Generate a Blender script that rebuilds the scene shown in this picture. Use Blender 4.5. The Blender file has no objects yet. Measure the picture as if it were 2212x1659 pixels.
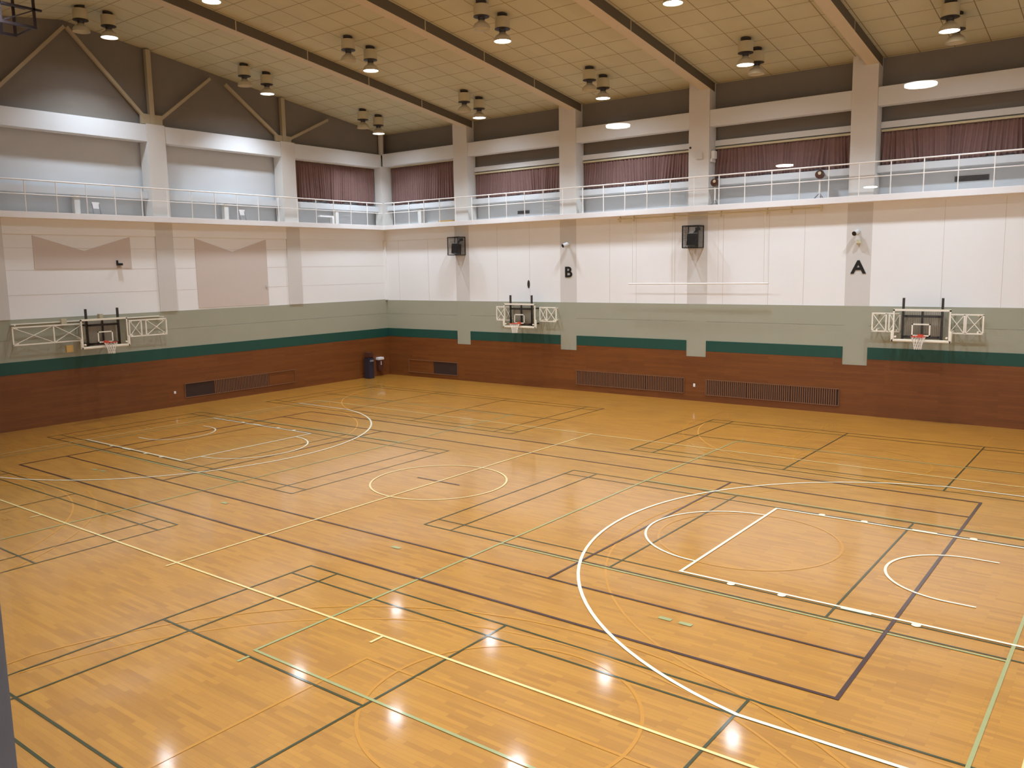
import bpy, bmesh, math, random
from mathutils import Vector, Matrix
random.seed(7)
sc = bpy.context.scene
COL = sc.collection

# ---------------------------------------------------------------- camera
W, H = 2212, 1659
CX, CY, CZ = 14.8176, -16.0566, 5.5674
YAW, PITCH, ROLL, FPX = -0.6543, -0.1368, -0.0176, 1819.12
f = Vector((math.sin(YAW)*math.cos(PITCH), math.cos(YAW)*math.cos(PITCH), math.sin(PITCH)))
r0 = Vector((math.cos(YAW), -math.sin(YAW), 0)); u0 = r0.cross(f)
r = r0*math.cos(ROLL) + u0*math.sin(ROLL); u = -r0*math.sin(ROLL) + u0*math.cos(ROLL)
cd = bpy.data.cameras.new('camera'); cam = bpy.data.objects.new('camera', cd); COL.objects.link(cam)
cam.matrix_world = Matrix(((r.x, u.x, -f.x, CX), (r.y, u.y, -f.y, CY), (r.z, u.z, -f.z, CZ), (0, 0, 0, 1)))
cd.sensor_fit = 'HORIZONTAL'; cd.sensor_width = 36.0; cd.lens = FPX/W*36.0; cd.clip_start = 0.02; cd.clip_end = 200
sc.camera = cam

# ---------------------------------------------------------------- world, exposure
wd = bpy.data.worlds.new('world'); sc.world = wd; wd.use_nodes = True
wd.node_tree.nodes['Background'].inputs[0].default_value = (0.01, 0.012, 0.02, 1)
wd.node_tree.nodes['Background'].inputs[1].default_value = 0.3
sc.view_settings.view_transform = 'Standard'; sc.view_settings.look = 'None'
sc.view_settings.exposure = 0.0; sc.view_settings.gamma = 1.0; sc.view_settings.use_curve_mapping = False
sc.cycles.sample_clamp_indirect = 6.0
sc.cycles.max_bounces = 8; sc.cycles.diffuse_bounces = 5; sc.cycles.transparent_max_bounces = 12
LAMP_W, WIDE_W = 212.0, 46.0                       # radiant watts of one burning gym lamp
LAMP_COL = (0.83, 0.97, 1.16)
DOWN_E = 34.0
SPREAD = 118

# ---------------------------------------------------------------- helpers
def lin(c):
    return tuple(((v/255)/12.92 if v/255 <= .04045 else ((v/255+.055)/1.055)**2.4) for v in c) + (1,)

class NT:
    def __init__(s, name):
        s.m = bpy.data.materials.new(name); s.m.use_nodes = True; s.t = s.m.node_tree
        s.b = s.t.nodes['Principled BSDF']; s.out = s.t.nodes['Material Output']
    def n(s, typ, **kw):
        x = s.t.nodes.new(typ)
        for k, v in kw.items():
            if k.startswith('i_'):
                key = k[2:]; key = int(key) if key.isdigit() else key
                x.inputs[key].default_value = v
            else: setattr(x, k, v)
        return x
    def l(s, a, b): s.t.links.new(a, b)
    def math(s, op, a, b=None, clamp=False):
        x = s.n('ShaderNodeMath', operation=op, use_clamp=clamp)
        for i, v in enumerate((a, b)):
            if v is None: continue
            if hasattr(v, 'is_linked') or hasattr(v, 'links'): s.l(v, x.inputs[i])
            else: x.inputs[i].default_value = v
        return x.outputs[0]
    def mixc(s, fac, a, b, blend='MIX'):
        x = s.n('ShaderNodeMix', data_type='RGBA', blend_type=blend)
        for sock, v in ((x.inputs[0], fac), (x.inputs[6], a), (x.inputs[7], b)):
            if hasattr(v, 'links'): s.l(v, sock)
            else: sock.default_value = v
        return x.outputs[2]
    def pos(s):
        g = s.n('ShaderNodeNewGeometry'); sp = s.n('ShaderNodeSeparateXYZ'); s.l(g.outputs['Position'], sp.inputs[0])
        return g.outputs['Position'], sp.outputs[0], sp.outputs[1], sp.outputs[2]

def plain(name, c, rough=.6, metal=0., var=.05, vs=3., spec=.5, bump=0., emis=None, alpha=None):
    q = NT(name); c = c if len(c) == 4 else lin(c)
    q.b.inputs['Roughness'].default_value = rough; q.b.inputs['Metallic'].default_value = metal
    q.b.inputs['Specular IOR Level'].default_value = spec
    tc = q.n('ShaderNodeTexCoord'); no = q.n('ShaderNodeTexNoise', i_Scale=vs, i_Detail=4.)
    q.l(tc.outputs['Object'], no.inputs['Vector'])
    fac = q.math('ADD', q.math('MULTIPLY', no.outputs[0], 2*var), 1-var)
    hs = q.n('ShaderNodeHueSaturation', i_Color=c); q.l(fac, hs.inputs['Value']); q.l(hs.outputs[0], q.b.inputs['Base Color'])
    if bump:
        n2 = q.n('ShaderNodeTexNoise', i_Scale=60., i_Detail=3.); q.l(tc.outputs['Object'], n2.inputs['Vector'])
        bn = q.n('ShaderNodeBump', i_Strength=bump, i_Distance=.01); q.l(n2.outputs[0], bn.inputs['Height']); q.l(bn.outputs[0], q.b.inputs['Normal'])
    if emis:
        q.b.inputs['Emission Color'].default_value = lin(emis[0]) if len(emis[0]) == 3 else emis[0]; q.b.inputs['Emission Strength'].default_value = emis[1]
    return q.m

def plank_mat(name, ca, cb, axes, bw, rh, rough, coat=0., coatr=.1, joint=.0016, jc=(.05, .02, .008, 1), grain=.12, blot=.1, bump=.0, contrast=.5, curve=1.):
    """boards laid in running bond: axes 'xy' (floor), 'xz' / 'yz' (walls)"""
    q = NT(name); P, X, Y, Z = q.pos(); d = dict(x=X, y=Y, z=Z)
    cm = q.n('ShaderNodeCombineXYZ'); q.l(d[axes[0]], cm.inputs[0]); q.l(d[axes[1]], cm.inputs[1])
    br = q.n('ShaderNodeTexBrick', offset=.37, offset_frequency=2, squash=1., i_Scale=1.)
    br.inputs['Color1'].default_value = (0, 0, 0, 1); br.inputs['Color2'].default_value = (1, 1, 1, 1)
    br.inputs['Mortar'].default_value = (.5, .5, .5, 1); br.inputs['Mortar Size'].default_value = joint; br.inputs['Mortar Smooth'].default_value = .1
    br.inputs['Bias'].default_value = 0.; br.inputs['Brick Width'].default_value = bw; br.inputs['Row Height'].default_value = rh
    q.l(cm.outputs[0], br.inputs['Vector'])
    mp = q.n('ShaderNodeMapping'); mp.inputs['Scale'].default_value = (2.2, 34., 1.); q.l(cm.outputs[0], mp.inputs[0])
    gr = q.n('ShaderNodeTexNoise', i_Scale=1., i_Detail=5.); q.l(mp.outputs[0], gr.inputs['Vector'])
    bl = q.n('ShaderNodeTexNoise', i_Scale=.35, i_Detail=3.); q.l(cm.outputs[0], bl.inputs['Vector'])
    v = q.math('ADD', q.math('MULTIPLY', br.outputs['Color'], contrast), q.math('MULTIPLY', gr.outputs[0], 1-contrast))
    v = q.math('ADD', v, q.math('MULTIPLY', q.math('SUBTRACT', bl.outputs[0], .5), blot*4))
    c = q.mixc(q.math('POWER', q.math('ADD', v, 0., True), curve), ca, cb)
    c = q.mixc(q.math('MULTIPLY', br.outputs['Fac'], .7), c, jc)
    q.l(c, q.b.inputs['Base Color']); q.b.inputs['Roughness'].default_value = rough
    if coat: q.b.inputs['Coat Weight'].default_value = coat; q.b.inputs['Coat Roughness'].default_value = coatr
    if bump:
        nb = q.n('ShaderNodeTexNoise', i_Scale=1.3, i_Detail=2.); q.l(P, nb.inputs['Vector'])
        hb = q.math('ADD', q.math('MULTIPLY', br.outputs['Color'], .12), nb.outputs[0])
        bn = q.n('ShaderNodeBump', i_Strength=bump, i_Distance=.02); q.l(hb, bn.inputs['Height'])
        q.l(bn.outputs[0], q.b.inputs['Normal'])
        if coat: q.l(bn.outputs[0], q.b.inputs['Coat Normal'])
    return q.m

class MB:
    def __init__(s): s.bm = bmesh.new()
    def box(s, x0, x1, y0, y1, z0, z1, bev=0.):
        xs, ys, zs = sorted((x0, x1)), sorted((y0, y1)), sorted((z0, z1))
        v = [s.bm.verts.new((x, y, z)) for x in xs for y in ys for z in zs]
        fs = [(0, 1, 3, 2), (4, 6, 7, 5), (0, 4, 5, 1), (2, 3, 7, 6), (0, 2, 6, 4), (1, 5, 7, 3)]
        fc = [s.bm.faces.new([v[i] for i in q]) for q in fs]
        if bev: bmesh.ops.bevel(s.bm, geom=list({e for q in fc for e in q.edges}), offset=bev, segments=2, affect='EDGES')
        return s
    def bar(s, a, b, w, d=None, up=(0, 0, 1)):
        a, b = Vector(a), Vector(b); d = w if d is None else d; t = (b-a).normalized(); up = Vector(up)
        if abs(t.dot(up)) > .98: up = Vector((1, 0, 0))
        sx = t.cross(up).normalized(); sy = sx.cross(t).normalized()
        v = [s.bm.verts.new(p + sx*(i*w/2) + sy*(j*d/2)) for p in (a, b) for i, j in ((-1, -1), (1, -1), (1, 1), (-1, 1))]
        for k in range(4): s.bm.faces.new((v[k], v[(k+1) % 4], v[4+(k+1) % 4], v[4+k]))
        s.bm.faces.new(v[3::-1]); s.bm.faces.new(v[4:]); return s
    def tube(s, a, b, ra, rb=None, n=12, cap=True):
        a, b = Vector(a), Vector(b); rb = ra if rb is None else rb; t = (b-a).normalized()
        up = Vector((0, 0, 1)) if abs(t.z) < .95 else Vector((1, 0, 0)); sx = t.cross(up).normalized(); sy = t.cross(sx)
        R = [[s.bm.verts.new(p + (sx*math.cos(2*math.pi*k/n) + sy*math.sin(2*math.pi*k/n))*q) for k in range(n)] for p, q in ((a, ra), (b, rb))]
        for k in range(n): s.bm.faces.new((R[0][k], R[0][(k+1) % n], R[1][(k+1) % n], R[1][k]))
        if cap: s.bm.faces.new(R[0][::-1]); s.bm.faces.new(R[1])
        return s
    def lathe(s, prof, c=(0, 0, 0), n=28, axis='z'):
        c = Vector(c); R = []
        for rr, h in prof:
            if rr < 1e-5: R.append([s.bm.verts.new(c + (Vector((0, 0, h)) if axis == 'z' else Vector((0, h, 0))))]); continue
            R.append([s.bm.verts.new(c + (Vector((rr*math.cos(2*math.pi*k/n), rr*math.sin(2*math.pi*k/n), h)) if axis == 'z'
                      else Vector((rr*math.cos(2*math.pi*k/n), h, rr*math.sin(2*math.pi*k/n))))) for k in range(n)])
        for A, B in zip(R, R[1:]):
            for k in range(n):
                if len(A) == 1 and len(B) == 1: continue
                if len(A) == 1: s.bm.faces.new((A[0], B[k], B[(k+1) % n]))
                elif len(B) == 1: s.bm.faces.new((A[k], B[0], A[(k+1) % n]))
                else: s.bm.faces.new((A[k], B[k], B[(k+1) % n], A[(k+1) % n]))
        return s
    def poly(s, pts, dvec):
        d = Vector(dvec); A = [s.bm.verts.new(p) for p in pts]; B = [s.bm.verts.new(Vector(p)+d) for p in pts]; n = len(pts)
        s.bm.faces.new(A[::-1]); s.bm.faces.new(B)
        for k in range(n): s.bm.faces.new((A[k], A[(k+1) % n], B[(k+1) % n], B[k]))
        return s
    def torus(s, c, R, rr, n=32, m=8):
        c = Vector(c); G = [[s.bm.verts.new(c + Vector(((R+rr*math.cos(b))*math.cos(a), (R+rr*math.cos(b))*math.sin(a), rr*math.sin(b))))
             for b in [2*math.pi*j/m for j in range(m)]] for a in [2*math.pi*i/n for i in range(n)]]
        for i in range(n):
            for j in range(m): s.bm.faces.new((G[i][j], G[(i+1) % n][j], G[(i+1) % n][(j+1) % m], G[i][(j+1) % m]))
        return s
    def build(s, name, mat, parent=None, smooth=False, **kw):
        bmesh.ops.recalc_face_normals(s.bm, faces=s.bm.faces)
        me = bpy.data.meshes.new(name); s.bm.to_mesh(me); s.bm.free(); me.materials.append(mat)
        if smooth:
            for q in me.polygons: q.use_smooth = True
            try: me.set_sharp_from_angle(angle=math.radians(38))
            except Exception: pass
        o = bpy.data.objects.new(name, me); COL.objects.link(o)
        if parent: o.parent = parent
        tag(o, **kw); return o

def tag(o, label=None, cat=None, group=None, kind=None):
    if label: o['label'] = label
    if cat: o['category'] = cat
    if group: o['group'] = group
    if kind: o['kind'] = kind
    return o
def empty(name, loc, label, cat, group=None, rz=0., kind=None):
    o = bpy.data.objects.new(name, None); COL.objects.link(o); o.location = loc; o.rotation_euler = (0, 0, rz); o.empty_display_size = .2
    return tag(o, label, cat, group, kind)
def copy_tree(o, parent=None):
    c = o.copy(); COL.objects.link(c)
    if parent: c.parent = parent
    for ch in list(o.children): copy_tree(ch, c)
    return c

# ---------------------------------------------------------------- materials
M = {}
M['floor'] = plank_mat('floor_wood', (.30, .112, .013, 1), (.53, .238, .026, 1), 'xy', .62, .076, .36, coat=.8, coatr=.09, jc=(.25, .11, .03, 1), blot=.1, bump=.07, contrast=.6, curve=.55)
M['wood_b'] = plank_mat('panel_wood_back', (.115, .032, .0052, 1), (.235, .075, .0145, 1), 'xz', 1.8, .095, .42, jc=(.06, .02, .006, 1), blot=.12, contrast=.35)
M['wood_l'] = plank_mat('panel_wood_left', (.115, .032, .0052, 1), (.235, .075, .0145, 1), 'yz', 1.8, .095, .42, jc=(.06, .02, .006, 1), blot=.12, contrast=.35)
M['green'] = plain('green_band_paint', (22, 72, 60), .5)
M['dado'] = plain('grey_green_board', (160, 158, 136), .7, var=.04, vs=1.)
M['white'] = plain('white_wall_paint', (236, 234, 230), .8, var=.03, vs=.6)
M['pillar'] = plain('pillar_paint', (210, 205, 197), .75, var=.04, vs=.8, bump=.1)
M['niche'] = plain('gallery_wall_paint', (204, 206, 206), .8, var=.06, vs=1.2, bump=.15)
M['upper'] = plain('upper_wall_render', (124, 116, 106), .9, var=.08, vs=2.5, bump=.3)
M['beam'] = plain('beam_paint', (212, 212, 210), .75, var=.03)
M['slab'] = plain('gallery_edge_paint', (232, 228, 224), .6, var=.02)
M['panel'] = plain('acoustic_panel_paint', (206, 192, 180), .85, var=.02)
M['rail'] = plain('white_rail_enamel', (236, 230, 222), .35, var=.01)
M['curtain'] = plain('brown_curtain_cloth', (128, 100, 94), .95, var=.12, vs=5., spec=.1)
M['crail'] = plain('cream_curtain_rail', (205, 195, 160), .5)
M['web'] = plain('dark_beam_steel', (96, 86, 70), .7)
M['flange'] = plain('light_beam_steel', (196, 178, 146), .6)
M['truss'] = plain('tan_truss_paint', (172, 158, 130), .6)
M['lampbody'] = plain('lamp_body_enamel', (194, 182, 148), .45, var=.02)
M['dark'] = plain('dark_steel', (52, 46, 42), .5)
M['bell'] = plain('lamp_bell_aluminium', (196, 186, 160), .35)
M['lens_on'] = plain('burning_lamp_glass', (255, 255, 250), .3, emis=((1., .99, .95, 1), 12.))
M['lens_off'] = plain('unlit_lamp_glass', (190, 180, 150), .15)
M['hoopwhite'] = plain('hoop_white_enamel', (240, 232, 212), .4, var=.01)
M['rimred'] = plain('rim_red', (205, 78, 50), .4)
M['net'] = plain('net_cord', (232, 226, 214), .8)
M['black'] = plain('black_plastic', (18, 18, 18), .45)
M['hang'] = plain('dark_purple_steel', (34, 22, 22), .5)
M['slot'] = plain('grille_brown', (122, 80, 50), .6)
M['slotdark'] = plain('grille_shadow_board', (52, 30, 18), .8)
M['bin'] = plain('blue_black_plastic', (48, 46, 60), .35)
M['lowgrey'] = plain('grey_louvre', (130, 130, 132), .6)
M['cam'] = plain('camera_housing', (200, 200, 196), .35)
M['mull'] = plain('grey_window_metal', (128, 124, 126), .45)
M['room'] = plain('dim_viewing_room_wall', (120, 104, 90), .8)
M['down'] = plain('downlight_glass', (255, 252, 240), .3, emis=((1., .98, .9, 1), DOWN_E))
M['yellow'] = plain('yellow_wood', (206, 168, 96), .6)
M['brown'] = plain('brown_lamp_head', (84, 50, 38), .35)
# paints of the court lines
LC = {'white': (.88, .78, .54, 1), 'cream': (.80, .60, .24, 1), 'green': (.034, .042, .008, 1), 'purple': (.045, .015, .014, 1), 'mint': (.35, .35, .14, 1), 'orange': (.53, .225, .02, 1)}
for k, v in LC.items():
    M['ln_'+k] = plain('court_paint_'+k, v, .34, var=.06, vs=8.); b_ = M['ln_'+k].node_tree.nodes['Principled BSDF']
    b_.inputs['Coat Weight'].default_value = .8; b_.inputs['Coat Roughness'].default_value = .1

def ceiling_mat():
    q = NT('ceiling_tile'); P, X, Y, Z = q.pos()
    lx = q.math('ABSOLUTE', q.math('SUBTRACT', q.math('FLOORED_MODULO', q.math('ADD', X, 3.13+3.125), 6.25), 3.125))
    gx = q.math('FLOORED_MODULO', q.math('ADD', lx, .5335+.014), 1.067)
    gy = q.math('FLOORED_MODULO', q.math('ADD', q.math('ABSOLUTE', Y), .014-7.7+1.075*8), 1.075)
    j = q.math('MAXIMUM', q.math('LESS_THAN', gx, .028), q.math('LESS_THAN', gy, .028))
    cx = q.math('FLOOR', q.math('DIVIDE', q.math('ADD', X, .0), 1.067)); cy = q.math('FLOOR', q.math('DIVIDE', Y, 1.075))
    cc = q.n('ShaderNodeCombineXYZ'); q.l(cx, cc.inputs[0]); q.l(cy, cc.inputs[1])
    wn = q.n('ShaderNodeTexWhiteNoise', noise_dimensions='2D'); q.l(cc.outputs[0], wn.inputs['Vector'])
    no = q.n('ShaderNodeTexNoise', i_Scale=2., i_Detail=3.); q.l(P, no.inputs['Vector'])
    v = q.math('ADD', q.math('MULTIPLY', wn.outputs[0], .07), q.math('ADD', q.math('MULTIPLY', no.outputs[0], .1), .88))
    hs = q.n('ShaderNodeHueSaturation', i_Color=(.52, .47, .30, 1)); q.l(v, hs.inputs['Value'])
    q.l(q.mixc(j, hs.outputs[0], (.22, .17, .09, 1)), q.b.inputs['Base Color']); q.b.inputs['Roughness'].default_value = .9
    bn = q.n('ShaderNodeBump', i_Strength=.6, i_Distance=.02); bn.invert = True; q.l(j, bn.inputs['Height']); q.l(bn.outputs[0], q.b.inputs['Normal'])
    return q.m
M['ceil'] = ceiling_mat()

def glass_mat(name, tint=(1, 1, 1, 1), ior=1.45, rough=0.):
    q = NT(name); q.t.nodes.remove(q.b)
    g = q.n('ShaderNodeNewGeometry'); i = q.math('ADD', q.math('MULTIPLY', g.outputs['Backfacing'], 1/ior-ior), ior)
    fr = q.n('ShaderNodeFresnel'); q.l(i, fr.inputs[0])
    tr = q.n('ShaderNodeBsdfTransparent', i_0=tint); gl = q.n('ShaderNodeBsdfGlossy', i_Roughness=rough)
    mx = q.n('ShaderNodeMixShader'); q.l(fr.outputs[0], mx.inputs[0]); q.l(tr.outputs[0], mx.inputs[1]); q.l(gl.outputs[0], mx.inputs[2])
    q.l(mx.outputs[0], q.out.inputs[0]); return q.m
M['glass'] = glass_mat('window_glass', (.985, .985, .985, 1))
M['board'] = glass_mat('backboard_glass', (.86, .85, .83, 1))

# ---------------------------------------------------------------- room shell
XL, XR, YB, YF = -18., 18., 15.85, -15.85
RIDGE, SL = 15.0, .144
def cz(y): return RIDGE - SL*abs(y)
PX = [-12.6 + 6.25*k for k in range(5)]            # pillars along the back wall (-12.6 .. 12.4)
PY = [-9.87, -3.3, 3.27, 9.84]                     # pillars along the left wall
PWX, PWY = .435, .39

fl = MB().box(XL-.8, XR+.3, YF-.05, YB+.8, -.3, 0).build('floor', M['floor'], label='glossy honey coloured wooden sports hall floor with painted court lines', cat='floor', kind='structure')

# court lines: thin coats of paint, children of the floor
class LN:
    def __init__(s, z): s.b = MB(); s.z = z
    def seg(s, x0, y0, x1, y1, w=.05):
        s.z += 1.5e-5
        d = Vector((x1-x0, y1-y0, 0)); L = d.length; d /= L; n = Vector((-d.y, d.x, 0))*w/2; a = Vector((x0, y0, s.z)); c = Vector((x1, y1, s.z)); e = d*w/2
        v = [s.b.bm.verts.new(p) for p in (a-e-n, c+e-n, c+e+n, a-e+n)]; s.b.bm.faces.new(v); return s
    def rect(s, x0, x1, y0, y1, w=.05):
        s.seg(x0, y0, x1, y0, w); s.seg(x0, y1, x1, y1, w); s.seg(x0, y0, x0, y1, w); s.seg(x1, y0, x1, y1, w); return s
    def arc(s, cx, cy, R, a0, a1, w=.05):
        s.z += 1.5e-5
        n = max(8, int(abs(a1-a0)/3)); A = []
        for k in range(n+1):
            t = math.radians(a0+(a1-a0)*k/n); A.append([s.b.bm.verts.new((cx+q*math.cos(t), cy+q*math.sin(t), s.z)) for q in (R-w/2, R+w/2)])
        for p, q in zip(A, A[1:]): s.b.bm.faces.new((p[0], p[1], q[1], q[0]))
        return s
    def disc(s, cx, cy, R):
        s.z += 1.5e-5
        s.b.bm.faces.new([s.b.bm.verts.new((cx+R*math.cos(2*math.pi*k/16), cy+R*math.sin(2*math.pi*k/16), s.z)) for k in range(16)]); return s
    def done(s, name, mat, label):
        o = s.b.build(name, M[mat], fl, label=label)
        for q in o.data.polygons:
            if q.normal.z < 0: q.flip()
        return o
L = LN(.0040)                                        # basketball across the hall: orange
for cx in (-8.5, 8.5):
    L.arc(cx, 0, 1.8, 0, 360)
    for s in (-1, 1):
        L.arc(cx, s*8.2, 1.8, 0, 360) if s < 0 else L.arc(cx, s*8.2, 1.8, 0, 360)
        for k in (-1, 1): L.seg(cx+k*2.45, s*8.2, cx+k*2.45, s*14)
        L.seg(cx-2.45, s*8.2, cx+2.45, s*8.2)
        a = math.degrees(math.asin(min(1, 6.6/6.75))); ang = (90-a, 90+a)
        th = math.degrees(math.acos(6.6/6.75))
        if s < 0: L.arc(cx, -12.425, 6.75, th, 180-th)
        else: L.arc(cx, 12.425, 6.75, 180+th, 360-th)
        for k in (-1, 1): L.seg(cx+k*6.6, s*(12.425-6.75*math.sin(math.radians(th))), cx+k*6.6, s*14)
L.done('orange_court_lines', 'ln_orange', 'orange lines of the two crosswise basketball courts')
L = LN(.0028)
for cx in (-8.5, 8.5):
    L.arc(cx, -12.425, 6.25, 5, 175, .04); L.arc(cx, 12.425, 6.25, 185, 355, .04)
for s in (-1, 1):
    a0, a1 = (92, 268) if s > 0 else (-88, 88)
    L.arc(s*12.425, 0, 6.25, a0, a1, .04); L.seg(s*12.425, 6.25, s*14, 6.25, .04); L.seg(s*12.425, -6.25, s*14, -6.25, .04)
M['ln_faded'] = plain('court_paint_faded_orange', (.50, .22, .030, 1), .34, var=.1, vs=6.)
L.done('faded_court_lines', 'ln_faded', 'faint worn orange three point arcs')
L = LN(.0056)                                        # badminton: dark green
for sx in (-1, 1):
    for y0, ctr in ((-12.2, True), (-3.0, False), (6.15, True)):
        y1 = y0+(6.05 if ctr else 6.0); xa, xb = 2.3, 15.7
        for y in (y0, y1, y0+.46, y1-.46): L.seg(sx*xa, y, sx*xb, y, .04)
        for x in (xa, xa+.76, xa+4.72, xb-4.72, xb-.76, xb): L.seg(sx*x, y0, sx*x, y1, .04)
        if ctr:
            L.seg(sx*xa, (y0+y1)/2, sx*(xa+4.72), (y0+y1)/2, .04); L.seg(sx*(xb-4.72), (y0+y1)/2, sx*xb, (y0+y1)/2, .04)
L.done('badminton_court_lines', 'ln_green', 'dark green lines of six badminton courts')
L = LN(.0082)                                        # volleyball: mint
for sx in (-1, 1):
    L.rect(sx*4.5, sx*13.5, -9, 9)
    for y in (-3.08, 3.08): L.seg(sx*4.5, y, sx*13.5, y)
    for s in (-1, 1):
        for t in (4.6, 13.4): L.seg(sx*t, s*9.2, sx*t, s*9.35)
for x, y in ((8.94, -4.5), (9.29, -4.5), (2.9, -4.47), (-2.97, -4.49), (-9.27, -4.53), (-8.9, -4.49)):
    L.seg(x-.06, y, x+.06, y, .1)
L.done('volleyball_court_lines', 'ln_mint', 'pale mint lines of two volleyball courts')
L = LN(.0094)                                        # tennis: dark purple
L.rect(-11.885, 11.885, -5.485, 5.485, .06)
for y in (-4.115, 4.115): L.seg(-11.885, y, 11.885, y, .05)
for x in (-6.4, 6.4): L.seg(x, -4.115, x, 4.115, .05)
L.seg(-.75, 0, .7, 0, .05)
L.done('tennis_court_lines', 'ln_purple', 'dark purple lines of the tennis court')
L = LN(.0100)                                        # main basketball court
L.rect(-14, 14, -7.55, 7.55); L.seg(0, -7.75, 0, 7.6); L.arc(0, 0, 1.8, 0, 360)
for x in (-5.72, 5.72): L.seg(x, -7.8, x, -7.55)
L.done('basketball_sidelines', 'ln_cream', 'cream boundary, centre line and centre circle of main basketball court')
L = LN(.0106)
for s in (-1, 1):
    L.seg(s*8.2, -2.45, s*8.2, 2.45, .06); L.seg(s*8.2, -2.45, s*14, -2.45, .06); L.seg(s*8.2, 2.45, s*14, 2.45, .06)
    L.arc(s*8.2, 0, 1.8, 90, 270) if s > 0 else L.arc(s*8.2, 0, 1.8, -90, 90)
    th = math.degrees(math.acos(6.6/6.75))
    L.arc(s*12.425, 0, 6.75, 90+th, 270-th, .06) if s > 0 else L.arc(s*12.425, 0, 6.75, -90+th, 90-th, .06)
    for k in (-1, 1):
        L.seg(s*(12.425-1.42), k*6.6, s*14, k*6.6, .06)
        for t in (9.2, 10.1, 12.2): L.disc(s*t, k*2.52, .07)
        L.seg(s*11.12, k*2.47, s*11.48, k*2.47, .11)
    L.arc(s*12.425, 0, 1.25, 90, 270) if s > 0 else L.arc(s*12.425, 0, 1.25, -90, 90)
    for k in (-1, 1): L.seg(s*12.425, k*1.25, s*12.8, k*1.25)
L.done('key_and_arc_lines', 'ln_white', 'white key lanes, free throw circles and three point arcs')

# --- back wall (far long side) y = 15.85
wb = MB().box(XL-.8, XR+.3, YB, YB+.8, 0, 7.65).build('wall_back', M['white'], label='white rendered lower wall of the long side with letters A and B', cat='wall', kind='structure')
m = MB()
for x in (-17, -14.9, -10.4, -8.5, -4.2, -2.9, -1.1, 1., 2.85, 4.2, 8.9, 10.7):      # painted panel joints
    m.box(x-.006, x+.006, YB-.003, YB+.01, 4.0, 7.6)
m.build('wall_panel_joint', M['panel'], wb)
for x0, x1 in zip([XL]+[p+PWX for p in PX], [p-PWX for p in PX]+[XR]):
    MB().box(x0, x1, YB-.02, YB, 3.285, 3.99).box(x0, x1, YB-.02, YB, 2.5, 3.275).build('grey_board', M['dado'], wb, label='grey green boards above the wood')
    MB().box(x0, x1, YB-.045, YB, 2.07, 2.5, .006).build('green_band', M['green'], wb, label='dark green painted band')
m = MB().box(XL, XR, YB-.04, YB, 0, 1.84)
for x0, x1 in zip([XL]+[p+PWX for p in PX], [p-PWX for p in PX]+[XR]): m.box(x0, x1, YB-.04, YB, 1.84, 2.07)
m.build('wood_panelling', M['wood_b'], wb, label='reddish brown horizontal wood panelling')
for p in PX:                                          # pillar faces that show through the boards
    MB().box(p-PWX, p+PWX, YB-.018, YB, 1.84, 3.99).build('pillar_strip', M['dado'], wb, label='grey strip over the foot of a pillar')
    MB().box(p-PWX, p+PWX, YB-.006, YB, 3.99, 7.65).build('pillar_face', M['pillar'], wb, label='pale grey pillar face flush with the white wall')
MB().box(XL, -13.04, YB-.05, YB, 7.1, 7.65).build('edge_beam', M['white'], wb)
# --- left wall (gable end) x = -18
wl = MB().box(XL-.8, XL, YF, YB, 0, 7.65).build('wall_left', M['white'], label='white rendered lower wall of the gable end behind the wide hoop frame', cat='wall', kind='structure')
MB().box(XL, XL+.02, YF, YB, 3.29, 4.03).box(XL, XL+.02, YF, YB, 2.5, 3.28).build('grey_board', M['dado'], wl, label='grey green boards above the wood')
MB().box(XL, XL+.045, YF, YB, 2.04, 2.5, .006).build('green_band', M['green'], wl, label='dark green painted band')
MB().box(XL, XL+.04, YF, YB, 0, 2.04).build('wood_panelling', M['wood_l'], wl, label='reddish brown horizontal wood panelling')
for p in PY: MB().box(XL, XL+.05, p-PWY, p+PWY, 4.03, 7.65).build('pillar_face', M['pillar'], wl, label='pale grey pillar face on the gable wall')
MB().box(XL, XL+.045, YF, YB, 7.1, 7.65).build('edge_beam', M['white'], wl)
for y0, y1, zb in ((-1.9, 1.8, 5.84), (4.66, 8.3, 4.1)):
    ym = (y0+y1)/2
    MB().poly([(XL, y0, zb), (XL, y1, zb), (XL, y1, 7.06), (XL, ym, 6.5), (XL, y0, 7.06)], (.02, 0, 0)).build('acoustic_panel', M['panel'], wl, label='perforated beige panel with a V cut into its top')
m = MB()
for z in (4.9, 5.8, 6.6): m.box(XL, XL+.003, YF, YB, z-.006, z+.006)
m.build('wall_panel_joint', M['panel'], wl)
# --- corner post below the gallery
MB().box(XL, XL+.12, YB-.12, YB, 4.0, 7.1).build('column', M['white'], label='slim white corner post where the two lower walls meet', cat='column', kind='structure')
# --- other two walls (outside the frame)
MB().box(XR, XR+.3, YF-.1, YB, 0, 15.2).build('wall_right', M['white'], kind='structure', label='white end wall outside the frame', cat='wall')
OX0, OX1, OZ0, OZ1 = 12.6, 17.0, 4.75, 6.5
wf = MB().box(XL-.8, OX0, YF-.1, YF, 0, 13.4).box(OX1, XR+.3, YF-.1, YF, 0, 13.4).box(OX0, OX1, YF-.1, YF, 0, OZ0).box(OX0, OX1, YF-.1, YF, OZ1, 13.4)
wf.build('wall_front', M['white'], kind='structure', label='white side wall that holds the viewing window', cat='wall')

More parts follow.
